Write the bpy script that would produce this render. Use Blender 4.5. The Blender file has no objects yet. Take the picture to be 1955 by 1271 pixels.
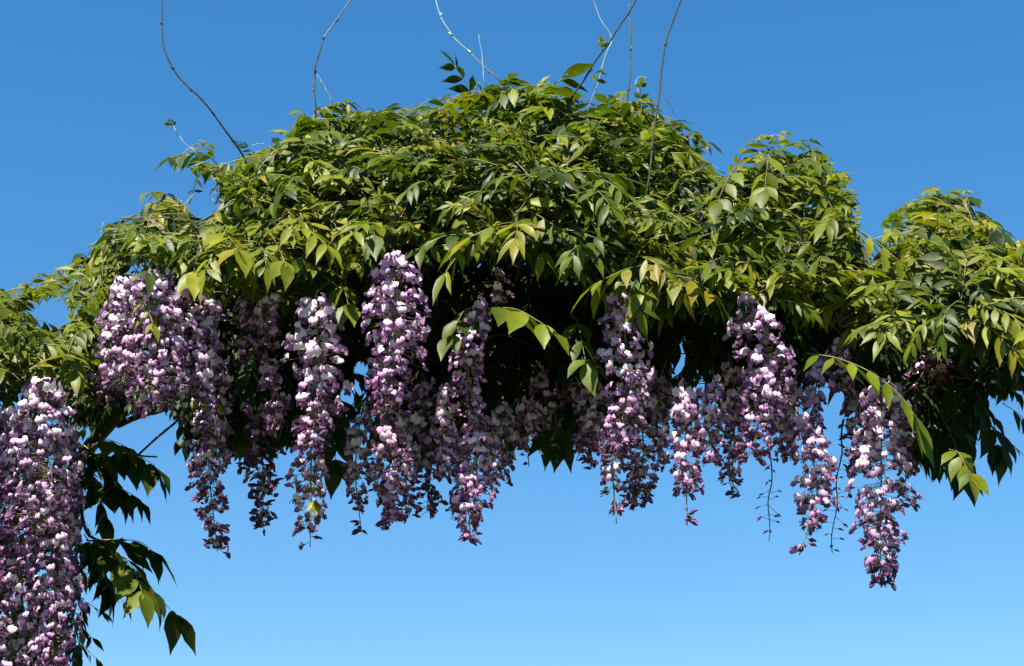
import bpy, math, random
import numpy as np
from mathutils import Vector, Matrix, Euler

random.seed(7)
rng = np.random.default_rng(7)
S = bpy.context.scene
COL = S.collection
R = math.radians

# ------------------------------------------------------------------ camera
CAM_POS = Vector((0.0, -3.40, 1.45))
AIM = Vector((0.0, 0.0, 2.755))
cam_d = bpy.data.cameras.new('camera')
cam = bpy.data.objects.new('camera', cam_d)
COL.objects.link(cam)
fwd = (AIM - CAM_POS).normalized()
cam.location = CAM_POS
cam.rotation_euler = fwd.to_track_quat('-Z', 'Y').to_euler()
DIST = (AIM - CAM_POS).length
cam_d.sensor_width = 36.0
cam_d.lens = 36.0 * DIST / 1.955            # one pixel of the 1955 px wide photograph is 1 mm at the arch
cam_d.clip_start = 0.05
cam_d.clip_end = 4000
S.camera = cam
RIGHT = fwd.cross(Vector((0, 0, 1))).normalized()
UP = RIGHT.cross(fwd).normalized()

def at(px, py, Y=0.0):
    """where the line of sight through a photograph point meets the upright plane at depth Y"""
    d = fwd * DIST + RIGHT * ((px - 977.5) / 1000.0) - UP * ((py - 635.5) / 1000.0)
    return CAM_POS + d * ((Y - CAM_POS.y) / d.y)

# ------------------------------------------------------------------ world and sun
SUN_EL, SUN_AZ = R(56), R(-30)               # azimuth from behind the camera, negative = towards the left
sun_dir = Vector((math.sin(SUN_AZ) * math.cos(SUN_EL), -math.cos(SUN_AZ) * math.cos(SUN_EL), math.sin(SUN_EL)))
world = bpy.data.worlds.new('World')
S.world = world
world.use_nodes = True
wn, wl = world.node_tree.nodes, world.node_tree.links
wn.clear()
sky = wn.new('ShaderNodeTexSky')
sky.sky_type = 'NISHITA'
sky.sun_disc = False
sky.sun_elevation = SUN_EL
sky.sun_rotation = math.atan2(sun_dir.x, sun_dir.y)
sky.altitude = 0
sky.air_density = 1.3
sky.dust_density = 0.0
sky.ozone_density = 5.0
hsv = wn.new('ShaderNodeHueSaturation')
hsv.inputs['Saturation'].default_value = 1.3
bg = wn.new('ShaderNodeBackground')
bg.inputs['Strength'].default_value = 0.052
wo = wn.new('ShaderNodeOutputWorld')
wl.new(sky.outputs[0], hsv.inputs['Color'])
wl.new(hsv.outputs[0], bg.inputs['Color'])
wl.new(bg.outputs[0], wo.inputs['Surface'])

sun_l = bpy.data.lights.new('sun', 'SUN')
sun_l.energy = 5.0
sun_l.angle = R(0.5)
sun_l.color = (1.0, 0.94, 0.84)
sun = bpy.data.objects.new('sun', sun_l)
COL.objects.link(sun)
sun.rotation_euler = (-sun_dir).to_track_quat('-Z', 'Y').to_euler()
sun.location = (-3, -6, 8)

S.view_settings.view_transform = 'Standard'
S.view_settings.look = 'None'
S.view_settings.exposure = 1.70
S.view_settings.gamma = 1.0
S.view_settings.use_curve_mapping = False

# ------------------------------------------------------------------ materials
def new_mat(name):
    m = bpy.data.materials.new(name)
    m.use_nodes = True
    n = m.node_tree.nodes
    n.clear()
    return m, n, m.node_tree.links

def leaf_material(name):
    m, n, l = new_mat(name)
    att = n.new('ShaderNodeAttribute'); att.attribute_name = 'tint'      # r: age (green to bronze), g: lightness, b: along the blade
    sep = n.new('ShaderNodeSeparateColor'); l.new(att.outputs['Color'], sep.inputs[0])
    ramp = n.new('ShaderNodeValToRGB')
    e = ramp.color_ramp.elements
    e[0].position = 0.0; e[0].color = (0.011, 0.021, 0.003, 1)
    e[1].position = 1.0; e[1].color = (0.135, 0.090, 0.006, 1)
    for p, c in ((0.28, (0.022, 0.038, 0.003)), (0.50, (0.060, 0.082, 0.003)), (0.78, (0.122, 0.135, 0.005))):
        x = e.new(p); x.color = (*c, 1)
    l.new(sep.outputs[0], ramp.inputs['Fac'])
    tc = n.new('ShaderNodeTexCoord')
    nz = n.new('ShaderNodeTexNoise'); nz.inputs['Scale'].default_value = 60; nz.inputs['Detail'].default_value = 4
    l.new(tc.outputs['Object'], nz.inputs['Vector'])
    mr = n.new('ShaderNodeMapRange'); mr.inputs['To Min'].default_value = 0.65; mr.inputs['To Max'].default_value = 1.35
    l.new(nz.outputs['Fac'], mr.inputs['Value'])
    mul = n.new('ShaderNodeMath'); mul.operation = 'MULTIPLY'
    g2 = n.new('ShaderNodeMapRange'); g2.inputs['To Min'].default_value = 0.55; g2.inputs['To Max'].default_value = 1.45
    l.new(sep.outputs[1], g2.inputs['Value'])
    l.new(mr.outputs[0], mul.inputs[0]); l.new(g2.outputs[0], mul.inputs[1])
    mix = n.new('ShaderNodeMix'); mix.data_type = 'RGBA'; mix.blend_type = 'MULTIPLY'; mix.inputs['Factor'].default_value = 1
    l.new(ramp.outputs['Color'], mix.inputs['A']); l.new(mul.outputs[0], mix.inputs['B'])
    p = n.new('ShaderNodeBsdfPrincipled')
    p.inputs['Roughness'].default_value = 0.47
    p.inputs['Specular IOR Level'].default_value = 0.2
    l.new(mix.outputs['Result'], p.inputs['Base Color'])
    bump = n.new('ShaderNodeBump'); bump.inputs['Strength'].default_value = 0.25; bump.inputs['Distance'].default_value = 0.002
    l.new(nz.outputs['Fac'], bump.inputs['Height']); l.new(bump.outputs[0], p.inputs['Normal'])
    tr = n.new('ShaderNodeBsdfTranslucent')
    tm = n.new('ShaderNodeMix'); tm.data_type = 'RGBA'; tm.blend_type = 'MULTIPLY'; tm.inputs['Factor'].default_value = 1
    tm.inputs['B'].default_value = (1.6, 1.9, 0.7, 1)
    l.new(mix.outputs['Result'], tm.inputs['A']); l.new(tm.outputs['Result'], tr.inputs['Color'])
    ms = n.new('ShaderNodeMixShader'); ms.inputs['Fac'].default_value = 0.28
    l.new(p.outputs[0], ms.inputs[1]); l.new(tr.outputs[0], ms.inputs[2])
    o = n.new('ShaderNodeOutputMaterial'); l.new(ms.outputs[0], o.inputs['Surface'])
    return m

def petal_material(name, pale, deep, trans=0.28):
    """pale and deep: the petal's own colour range; each cluster's object colour tints it"""
    m, n, l = new_mat(name)
    oi = n.new('ShaderNodeObjectInfo')
    ramp = n.new('ShaderNodeMix'); ramp.data_type = 'RGBA'
    ramp.inputs['A'].default_value = (*pale, 1); ramp.inputs['B'].default_value = (*deep, 1)
    tc = n.new('ShaderNodeTexCoord')
    nz = n.new('ShaderNodeTexNoise'); nz.inputs['Scale'].default_value = 90
    l.new(tc.outputs['Object'], nz.inputs['Vector'])
    add = n.new('ShaderNodeMath'); add.operation = 'MULTIPLY_ADD'; add.inputs[1].default_value = 0.75
    l.new(oi.outputs['Random'], add.inputs[0])
    sc = n.new('ShaderNodeMapRange'); sc.inputs['From Min'].default_value = 0.3; sc.inputs['From Max'].default_value = 0.7
    sc.inputs['To Min'].default_value = -0.1; sc.inputs['To Max'].default_value = 0.35
    l.new(nz.outputs['Fac'], sc.inputs['Value']); l.new(sc.outputs[0], add.inputs[2])
    cl = n.new('ShaderNodeClamp'); l.new(add.outputs[0], cl.inputs[0])
    l.new(cl.outputs[0], ramp.inputs['Factor'])
    mul = n.new('ShaderNodeMix'); mul.data_type = 'RGBA'; mul.blend_type = 'MULTIPLY'; mul.inputs['Factor'].default_value = 1
    l.new(ramp.outputs['Result'], mul.inputs['A']); l.new(oi.outputs['Color'], mul.inputs['B'])
    p = n.new('ShaderNodeBsdfPrincipled'); p.inputs['Roughness'].default_value = 0.6
    p.inputs['Specular IOR Level'].default_value = 0.25
    l.new(mul.outputs['Result'], p.inputs['Base Color'])
    tr = n.new('ShaderNodeBsdfTranslucent'); l.new(mul.outputs['Result'], tr.inputs['Color'])
    ms = n.new('ShaderNodeMixShader'); ms.inputs['Fac'].default_value = trans
    l.new(p.outputs[0], ms.inputs[1]); l.new(tr.outputs[0], ms.inputs[2])
    o = n.new('ShaderNodeOutputMaterial'); l.new(ms.outputs[0], o.inputs['Surface'])
    return m

def bark_material(name, c0, c1, scale=40, rough=0.85, bump_s=0.6):
    m, n, l = new_mat(name)
    tc = n.new('ShaderNodeTexCoord')
    nz = n.new('ShaderNodeTexNoise'); nz.inputs['Scale'].default_value = scale; nz.inputs['Detail'].default_value = 6
    l.new(tc.outputs['Object'], nz.inputs['Vector'])
    ramp = n.new('ShaderNodeValToRGB')
    ramp.color_ramp.elements[0].position = 0.35; ramp.color_ramp.elements[0].color = (*c0, 1)
    ramp.color_ramp.elements[1].position = 0.68; ramp.color_ramp.elements[1].color = (*c1, 1)
    l.new(nz.outputs['Fac'], ramp.inputs['Fac'])
    p = n.new('ShaderNodeBsdfPrincipled'); p.inputs['Roughness'].default_value = rough
    l.new(ramp.outputs['Color'], p.inputs['Base Color'])
    b = n.new('ShaderNodeBump'); b.inputs['Strength'].default_value = bump_s; b.inputs['Distance'].default_value = 0.004
    l.new(nz.outputs['Fac'], b.inputs['Height']); l.new(b.outputs[0], p.inputs['Normal'])
    o = n.new('ShaderNodeOutputMaterial'); l.new(p.outputs[0], o.inputs['Surface'])
    return m

M_LEAF = leaf_material('wisteria_leaf')
M_BANNER = petal_material('petal_pale', (0.74, 0.63, 0.70), (0.40, 0.19, 0.39))
M_WING = petal_material('petal_violet', (0.24, 0.11, 0.24), (0.09, 0.03, 0.10))
M_CALYX = bark_material('calyx', (0.025, 0.010, 0.018), (0.05, 0.022, 0.032), 120, 0.7, 0.1)
M_STALK = bark_material('flower_stalk', (0.09, 0.075, 0.03), (0.18, 0.14, 0.07), 60, 0.6, 0.1)
M_RACHIS = bark_material('leaf_stalk', (0.09, 0.095, 0.025), (0.18, 0.165, 0.05), 60, 0.5, 0.1)
M_BARK = bark_material('bark', (0.012, 0.009, 0.008), (0.050, 0.038, 0.024), 45)
M_TWIG = bark_material('twig_bark', (0.007, 0.010, 0.005), (0.020, 0.026, 0.012), 80)
M_SHOOT = bark_material('green_shoot', (0.03, 0.042, 0.02), (0.075, 0.09, 0.04), 60, 0.5, 0.2)
M_PALE = bark_material('pale_shoot', (0.22, 0.25, 0.16), (0.36, 0.38, 0.26), 60, 0.5, 0.1)
M_GRASS = bark_material('grass_ground', (0.03, 0.05, 0.012), (0.06, 0.08, 0.02), 3, 0.95, 0.5)

# ------------------------------------------------------------------ mesh helpers
def make_mesh(name, verts, faces, mats, mat_idx=None, tint=None):
    me = bpy.data.meshes.new(name)
    me.from_pydata([tuple(v) for v in verts], [], [tuple(f) for f in faces])
    for m in mats:
        me.materials.append(m)
    if mat_idx is not None:
        me.polygons.foreach_set('material_index', np.asarray(mat_idx, dtype=np.int32))
    me.polygons.foreach_set('use_smooth', np.ones(len(me.polygons), dtype=bool))
    if tint is not None:
        a = me.attributes.new('tint', 'FLOAT_COLOR', 'POINT')
        c = np.ones((len(verts), 4), dtype=np.float32)
        c[:, :3] = tint
        a.data.foreach_set('color', c.ravel())
    me.update()
    return me

def link(name, me, parent=None, mat=None):
    o = bpy.data.objects.new(name, me)
    if parent is not None:
        o.parent = parent
    if mat is not None:
        o.matrix_basis = mat
    COL.objects.link(o)
    return o

def tag(o, label=None, cat=None, group=None, kind=None):
    for k, v in (('label', label), ('category', cat), ('group', group), ('kind', kind)):
        if v:
            o[k] = v
    return o

def smooth_path(pts, sub=6):
    """Catmull-Rom through the points"""
    P = [np.array(p, dtype=float) for p in pts]
    if len(P) < 3:
        return np.array([P[0] + (P[-1] - P[0]) * t for t in np.linspace(0, 1, sub + 1)])
    P = [2 * P[0] - P[1]] + P + [2 * P[-1] - P[-2]]
    out = []
    for i in range(1, len(P) - 2):
        for t in np.linspace(0, 1, sub, endpoint=False):
            a, b, c, d = P[i - 1], P[i], P[i + 1], P[i + 2]
            out.append(0.5 * ((2 * b) + (c - a) * t + (2 * a - 5 * b + 4 * c - d) * t * t + (3 * b - a - 3 * c + d) * t ** 3))
    out.append(P[-2])
    return np.array(out)

def tube(path, r0, r1, sides=5, knots=0.0):
    """tapered tube with closed ends, returns verts, faces"""
    path = np.asarray(path, dtype=float)
    n = len(path)
    T = np.gradient(path, axis=0)
    T /= np.linalg.norm(T, axis=1)[:, None] + 1e-12
    ref = np.array([0.0, 1.0, 0.0]) if abs(T[0][1]) < 0.9 else np.array([1.0, 0, 0])
    V, F = [], []
    for i in range(n):
        a = np.cross(T[i], ref); a /= np.linalg.norm(a) + 1e-12
        b = np.cross(T[i], a)
        r = r0 + (r1 - r0) * i / max(n - 1, 1)
        for k in range(sides):
            w = 2 * math.pi * k / sides
            rr = r * (1 + knots * rng.uniform(-1, 1))
            V.append(path[i] + rr * (math.cos(w) * a + math.sin(w) * b))
    for i in range(n - 1):
        for k in range(sides):
            k2 = (k + 1) % sides
            F.append((i * sides + k, i * sides + k2, (i + 1) * sides + k2, (i + 1) * sides + k))
    F.append(tuple(range(sides))[::-1])
    F.append(tuple((n - 1) * sides + k for k in range(sides)))
    return V, F

class Acc:
    """collects pieces of one mesh"""
    def __init__(self):
        self.v, self.f, self.m, self.t, self.n = [], [], [], [], 0
    def add(self, V, F, mat=0, tint=(0.5, 0.5, 0.5)):
        k = self.n
        V = np.asarray(V, dtype=float)
        self.v.append(V); self.n += len(V)
        self.f += [tuple(i + k for i in f) for f in F]
        self.m += [mat] * len(F)
        t = np.asarray(tint, dtype=float)
        self.t.append(np.broadcast_to(t, (len(V), 3)) if t.ndim == 1 else t)
    def mesh(self, name, mats):
        return make_mesh(name, np.concatenate(self.v), self.f, mats, self.m, np.concatenate(self.t))

# ------------------------------------------------------------------ leaves
LW = [(0.0, 0.05), (0.09, 0.46), (0.24, 0.88), (0.40, 1.0), (0.57, 0.83), (0.74, 0.46), (0.88, 0.16), (1.0, 0.01)]

def leaflet(base, d, nrm, L, W, age, curl=0.25, fold=0.25, twist=0.0, wav=0.1):
    """one pointed oval leaflet: three points across, eight along, folded along its midrib, its tip curling down"""
    d = d / np.linalg.norm(d)
    nrm = nrm - d * nrm.dot(d)
    nrm /= np.linalg.norm(nrm) + 1e-9
    s = np.cross(nrm, d)
    V, T, F = [], [], []
    light = rng.uniform(0.25, 0.8)
    age = min(1.0, max(0.0, age + rng.normal(0, 0.09)))
    ph = rng.uniform(0, 6.28)
    for i, (u, w) in enumerate(LW):
        ang = twist * u
        ss = s * math.cos(ang) + nrm * math.sin(ang)
        nn = nrm * math.cos(ang) - s * math.sin(ang)
        c = base + d * (L * (0.03 + u * (1 - 0.28 * curl * u))) - nrm * (curl * L * 0.45 * u * u)
        hw = 0.5 * W * w
        for side in (-1, 0, 1):
            wv = wav * hw * math.sin(u * 11 + ph + side)
            V.append(c + ss * (side * hw) + nn * (abs(side) * fold * hw + (wv if side else 0)))
            T.append((age, light - 0.16 * (side == 0) * 0.5, u))
    for i in range(len(LW) - 1):
        for k in (0, 1):
            a = i * 3 + k
            F.append((a, a + 1, a + 4, a + 3))
    return np.array(V), F, np.array(T)

def compound_leaf(P0, P1, sag=0.12, pairs=5, ll=0.065, age=0.5, droop=0.55, up=(0, 0, 1), spread=55, start=0.28, curl=0.35, jit=0.18, via=None, terminal=True, wide=0.36, one_side=0):
    """feathered leaf from base P0 to tip P1: (rachis V, F), [leaflets (V, F, tint)]"""
    P0, P1, up = (np.array(x, dtype=float) for x in (P0, P1, up))
    Lr = np.linalg.norm(P1 - P0)
    if via is None:
        mid = (P0 + P1) / 2 + np.array([0, 0, sag * Lr])
        pts = [P0, mid, P1]
    else:
        pts = [P0] + [np.array(v, dtype=float) for v in via] + [P1]
    path = smooth_path(pts, 7)
    rach = tube(path, 0.0014, 0.0007, 3)
    seg = np.linalg.norm(np.diff(path, axis=0), axis=1)
    cum = np.concatenate([[0], np.cumsum(seg)]) / seg.sum()
    out = []
    down = np.array([0, 0, -1.0])
    def point(t):
        p = np.array([np.interp(t, cum, path[:, k]) for k in range(3)])
        q = np.array([np.interp(min(t + 0.04, 1), cum, path[:, k]) for k in range(3)])
        o = np.array([np.interp(max(t - 0.04, 0), cum, path[:, k]) for k in range(3)])
        tg = (q - o) / (np.linalg.norm(q - o) + 1e-9)
        return p, tg
    for i in range(pairs):
        t = start + (0.97 - start) * i / max(pairs - 1, 1)
        p, tg = point(t)
        s = np.cross(tg, up); s /= np.linalg.norm(s) + 1e-9
        n0 = np.cross(s, tg)
        for side in ((-1, 1) if not one_side else (one_side,)):
            a = R(spread + rng.normal(0, 9) - 12 * t)
            d = side * s * math.sin(a) + tg * math.cos(a)
            d = d + down * (droop * rng.uniform(0.6, 1.4)) + rng.normal(0, jit * 0.6, 3)
            d /= np.linalg.norm(d)
            nn = n0 + side * s * 0.55 * droop + rng.normal(0, jit, 3)
            L = ll * rng.uniform(0.82, 1.1) * (1 - 0.25 * abs(t - 0.55))
            out.append(leaflet(p, d, nn, L, L * wide * rng.uniform(0.9, 1.15), age, curl * rng.uniform(0.4, 1.5), rng.uniform(0.1, 0.4), rng.normal(0, 0.35)))
    if terminal:
        p, tg = point(1.0)
        d = tg + down * droop * 0.5 + rng.normal(0, jit * 0.5, 3)
        s = np.cross(tg, up)
        L = ll * 1.05
        out.append(leaflet(p, d, np.cross(s, tg) + rng.normal(0, jit, 3), L, L * wide, age, curl, 0.25, rng.normal(0, 0.25)))
    return rach, out

# ------------------------------------------------------------------ setting
gv = [(-1500, -1500, 0), (1500, -1500, 0), (1500, 1500, 0), (-1500, 1500, 0)]
ground = link('ground', make_mesh('ground', gv, [(0, 1, 2, 3)], [M_GRASS]))
tag(ground, kind='structure')

# ------------------------------------------------------------------ the vine: trunk, branches, shoots
vine = bpy.data.objects.new('wisteria_vine', None)
COL.objects.link(vine)
VB = at(60, 635, 0.22); vine.location = (VB.x, 0.22, 0.0)
tag(vine, 'leafy wisteria vine arching overhead with drooping feathered leaves and long bare shoots', 'climbing plant')
VINV = np.array(vine.location)

CAM_N = [np.array(v) for v in (CAM_POS, fwd, RIGHT, UP)]
def px_of(P):
    """photograph coordinates of points, to hold the foliage to the outline it has in the photograph"""
    d = np.asarray(P) - CAM_N[0]
    k = DIST / (d @ CAM_N[1])
    return 977.5 + 1000 * (d @ CAM_N[2]) * k, 635.5 - 1000 * (d @ CAM_N[3]) * k

def part(name, V, F, mat, parent=vine):
    return link(name, make_mesh(name, np.asarray(V) - VINV, F, [mat]), parent)

def pt(px, py, Y):
    return np.array(at(px, py, Y))

def wander(path, amp, freq=9.0):
    path = np.array(path)
    ph = rng.uniform(0, 6, 3)
    t = np.linspace(0, 1, len(path))
    for k in range(3):
        path[:, k] += amp * np.sin(freq * t * 6.28 / 2 + ph[k])
    return path

b0 = pt(95, 1271, 0.2)
trunk_pts = [(b0[0], 0.22, 0.0), (b0[0] - 0.03, 0.2, 0.5), (b0[0] + 0.02, 0.22, 1.0), pt(95, 1271, 0.2), pt(125, 1050, 0.17), pt(150, 900, 0.25), pt(215, 800, 0.3), pt(320, 730, 0.3),
             pt(480, 640, 0.2), pt(760, 520, 0.22), pt(1050, 480, 0.24), pt(1400, 540, 0.2), pt(1680, 610, 0.14), pt(1800, 670, 0.2), pt(1880, 725, 0.16), pt(1990, 760, 0.16), pt(2060, 950, 0.2), pt(2090, 1271, 0.25)]
e0 = trunk_pts[-1]
trunk_pts += [(e0[0], 0.25, 0.9), (e0[0] - 0.02, 0.25, 0.0)]
tp = smooth_path(trunk_pts, 9)
V, F = tube(wander(tp, 0.006, 30), 0.014, 0.016, 9, 0.14)
part('trunk', V, F, M_BARK)

def tip_y(x, poly):
    return float(np.interp(x, [p[0] for p in poly], [p[1] for p in poly]))

TOP = [(-160, 600), (0, 575), (56, 560), (100, 540), (150, 530), (190, 505), (205, 450), (240, 430), (272, 420), (290, 370), (325, 335), (335, 310), (380, 305), (420, 290), (470, 305), (515, 285), (540, 255), (600, 220),
       (660, 220), (700, 240), (760, 238), (800, 225), (860, 225), (920, 205), (970, 185), (1010, 170), (1060, 185), (1100, 220), (1180, 212), (1250, 228), (1310, 245), (1345, 295), (1372, 345),
       (1420, 315), (1470, 275), (1520, 290), (1590, 325), (1628, 365), (1642, 430), (1663, 500), (1690, 465), (1705, 412), (1750, 385), (1830, 375), (1862, 390), (1885, 440), (1910, 480), (1960, 500), (2100, 560)]
BOT = [(-160, 760), (0, 715), (100, 715), (165, 720), (200, 560), (260, 505), (350, 530), (430, 560), (550, 570), (660, 560), (720, 470), (830, 480), (930, 470), (1020, 490), (1110, 560), (1200, 590), (1300, 600),
       (1400, 585), (1500, 590), (1600, 610), (1700, 645), (1800, 665), (1900, 650), (2100, 700)]
DARK = [(-160, 800), (60, 780), (160, 830), (220, 790), (330, 770), (365, 850), (480, 880), (560, 860), (620, 800), (680, 850), (800, 900), (960, 870), (1000, 850), (1130, 840), (1240, 830), (1280, 770), (1330, 770), (1400, 800), (1500, 800), (1560, 740), (1600, 760), (1700, 800), (1790, 880), (1860, 840), (1900, 720), (2100, 800)]

# thin branches inside the crown, from the trunk out to its skin
TPX = [(480, 640), (620, 580), (760, 520), (900, 500), (1050, 480), (1220, 510), (1400, 540), (1540, 580), (1680, 610), (1800, 670)]
for k in range(34):
    bx, by = TPX[k % 10]
    tx = bx + rng.uniform(-190, 190)
    ty = tip_y(tx, TOP) + rng.uniform(15, 150)
    Yt = rng.uniform(-0.1, 0.5)
    p0, p1 = pt(bx, by, 0.2), pt(tx, ty, Yt)
    mid = (p0 + p1) / 2 + rng.normal(0, 0.04, 3)
    V, F = tube(smooth_path([p0, mid, p1], 6), 0.006, 0.002, 5, 0.1)
    part('branch', V, F, M_TWIG)
for pts, r0, r1 in (([(262, 870, 0.0), (300, 835, 0.0), (335, 806, 0.02), (362, 778, 0.06), (420, 720, 0.15)], 0.0022, 0.003),
                    ([(165, 860, 0.05), (205, 845, 0.0), (262, 868, -0.01), (300, 872, -0.02)], 0.003, 0.0015),
                    ([(225, 812, 0.0), (270, 792, 0.04), (330, 770, 0.06), (400, 690, 0.15)], 0.0065, 0.006),
                    ([(1880, 735, 0.08), (1830, 700, 0.06), (1790, 690, 0.1)], 0.012, 0.009),
                    ([(150, 900, 0.1), (160, 1000, 0.08), (185, 1030, 0.03), (240, 1032, 0.0)], 0.004, 0.0015)):
    V, F = tube(smooth_path([pt(*p) for p in pts], 7), r0, r1, 6, 0.1)
    part('branch', V, F, M_BARK if r0 > 0.006 else M_TWIG)

SHOOTS = [
    ('dark', 0.0027, 0.0018, [(480, 330, 0.05), (465, 300, 0.03), (425, 240, 0.0), (380, 185, -0.02), (335, 138, -0.03), (314, 92, -0.03), (309, 38, -0.02), (312, -60, 0.0)]),
    ('green', 0.0022, 0.0017, [(603, 240, 0.1), (602, 200, 0.08), (600, 150, 0.07), (604, 120, 0.06), (616, 80, 0.05), (640, 40, 0.05), (700, -40, 0.05)]),
    ('pale', 0.0012, 0.0009, [(640, 225, 0.1), (632, 190, 0.08), (618, 162, 0.07), (606, 143, 0.065)]),
    ('pale', 0.0018, 0.0013, [(985, 182, 0.1), (960, 160, 0.06), (915, 118, 0.03), (872, 76, 0.02), (845, 38, 0.02), (820, -40, 0.02)]),
    ('pale', 0.0013, 0.0006, [(960, 225, 0.08), (938, 185, 0.04), (924, 150, 0.02), (921, 112, 0.02), (914, 66, 0.02)]),
    ('dark', 0.0028, 0.0022, [(1060, 245, 0.05), (1076, 214, 0.02), (1110, 158, -0.01), (1150, 98, -0.03), (1191, 38, -0.04), (1240, -50, -0.04)]),
    ('pale', 0.0013, 0.0008, [(1105, 250, 0.07), (1118, 222, 0.05), (1140, 160, 0.02), (1158, 100, 0.01), (1168, 72, 0.01), (1148, 38, 0.01), (1120, -40, 0.01)]),
    ('green', 0.0022, 0.0017, [(1195, 250, 0.1), (1197, 210, 0.08), (1203, 130, 0.06), (1203, 38, 0.05), (1200, -60, 0.05)]),
    ('dark', 0.0026, 0.0020, [(1232, 395, -0.26), (1240, 330, -0.27), (1250, 240, -0.24), (1262, 150, -0.22), (1268, 95, -0.21), (1285, 38, -0.2), (1320, -50, -0.2)]),
    ('pale', 0.0009, 0.0006, [(1261, 170, -0.22), (1275, 195, -0.2), (1290, 222, -0.1)]),
    ('pale', 0.0012, 0.0008, [(400, 318, 0.0), (384, 300, -0.02), (350, 270, -0.03), (328, 238, -0.03)]),
    ('pale', 0.0010, 0.0007, [(535, 300, 0.08), (520, 284, 0.06), (500, 274, 0.05), (480, 277, 0.05)]),
    ('pale', 0.0009, 0.0006, [(205, 540, 0.0), (197, 500, -0.03), (192, 460, -0.03), (196, 425, -0.03)]),
    ('pale', 0.0010, 0.0006, [(1222, 235, 0.05), (1224, 195, 0.03), (1214, 160, 0.03), (1222, 145, 0.03), (1238, 152, 0.03)]),
    ('pale', 0.0008, 0.0006, [(1215, 395, -0.1), (1225, 350, -0.12), (1200, 310, -0.1)]),
]
SM = {'dark': M_TWIG, 'green': M_SHOOT, 'pale': M_PALE}
for kind, r0, r1, pts in SHOOTS:
    r0, r1 = r0 * 0.8, r1 * 0.75
    path = wander(smooth_path([pt(*p) for p in pts], 8), 0.0008, 9)
    V, F = tube(path, r0, r1, 6, 0.05)
    acc = Acc(); acc.add(V, F)
    if r0 > 0.0013:                                     # leaf-bud swellings at the nodes
        for i in range(5, len(path) - 3, 7):
            c = path[i]
            d = path[min(i + 1, len(path) - 1)] - path[i - 1]; d /= np.linalg.norm(d)
            o = np.cross(d, rng.normal(0, 1, 3)); o /= np.linalg.norm(o)
            bp = np.array([c, c + d * 0.004 + o * 0.003, c + d * 0.009 + o * 0.0045])
            acc.add(*tube(bp, 0.0025, 0.0006, 5))
    o = link('shoot', make_mesh('shoot', np.concatenate(acc.v) - VINV, acc.f, [SM[kind]]), vine)
    o['label'] = {'dark': 'long dark bare shoot', 'green': 'slender green shoot', 'pale': 'thin pale young tendril'}[kind]

# ------------------------------------------------------------------ hand-placed leaves, each leaflet a piece of its own
def feature_leaf(P0, P1, **kw):
    (RV, RF), lf = compound_leaf(P0, P1, **kw)
    root = link('leaf', make_mesh('leaf_rachis', RV - VINV, RF, [M_RACHIS]), vine)
    for V_, F_, T_ in lf:
        link('leaflet', make_mesh('leaflet', V_ - VINV, F_, [M_LEAF], None, T_), root)
    return root

def fl(p0, p1, via=None, **kw):
    return feature_leaf(pt(*p0), pt(*p1), via=[pt(*v) for v in via] if via else None, **kw)

# golden leaf over the right-hand cluster
fl((1540, 674, -0.24), (1752, 800, -0.36), via=[(1600, 684, -0.30), (1665, 712, -0.34), (1718, 754, -0.36)], pairs=7, ll=0.088, age=0.5, droop=0.55, start=0.12, wide=0.22, curl=0.15, spread=60)
# young tan leaf in the middle of the round cluster
fl((262, 575, -0.30), (292, 618, -0.38), pairs=3, ll=0.045, age=0.85, droop=0.6, start=0.3, wide=0.3)
# bright leaf in front of the dark hollow
fl((930, 588, -0.24), (1040, 620, -0.38), via=[(985, 590, -0.33)], pairs=3, ll=0.092, age=0.62, droop=0.55, start=0.35, wide=0.44, curl=0.2)
fl((1090, 600, -0.1), (1118, 690, -0.26), pairs=3, ll=0.075, age=0.45, droop=0.7, start=0.4, wide=0.42)
fl((915, 590, -0.15), (860, 640, -0.3), pairs=3, ll=0.07, age=0.42, droop=0.7, start=0.4, wide=0.4)
# yellow spray above the round cluster
fl((400, 420, -0.15), (455, 475, -0.36), via=[(428, 442, -0.28)], pairs=4, ll=0.088, age=0.8, droop=0.45, start=0.35, wide=0.4)
fl((470, 430, -0.15), (545, 500, -0.34), pairs=4, ll=0.075, age=0.6, droop=0.5, start=0.3)
fl((385, 470, -0.12), (370, 520, -0.33), pairs=4, ll=0.08, age=0.75, droop=0.5, start=0.3)
fl((700, 400, -0.1), (715, 450, -0.34), pairs=3, ll=0.075, age=0.6, droop=0.6, start=0.4, wide=0.42)
fl((640, 560, -0.1), (665, 580, -0.3), pairs=2, ll=0.072, age=0.6, droop=0.6, start=0.5, wide=0.42)
# long golden leaf above the hollow
fl((1120, 480, -0.12), (890, 455, -0.32), via=[(1050, 440, -0.24), (970, 425, -0.31)], pairs=7, ll=0.085, age=0.72, droop=0.75, start=0.15, wide=0.3)
fl((940, 450, -0.2), (850, 520, -0.34), via=[(890, 470, -0.3)], pairs=4, ll=0.075, age=0.55, droop=0.8, start=0.2, wide=0.24)
# golden spray over the two right-centre clusters
fl((1330, 520, -0.1), (1140, 540, -0.34), via=[(1270, 505, -0.24), (1200, 512, -0.32)], pairs=6, ll=0.085, age=0.8, droop=0.6, start=0.15, wide=0.3)
fl((1200, 500, -0.15), (1360, 560, -0.36), via=[(1270, 520, -0.28), (1325, 535, -0.34)], pairs=6, ll=0.085, age=0.82, droop=0.65, start=0.2, wide=0.32)
fl((1340, 480, -0.1), (1205, 410, -0.28), via=[(1310, 430, -0.2), (1260, 402, -0.26)], pairs=7, ll=0.085, age=0.45, droop=0.95, start=0.1, wide=0.2)
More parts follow.
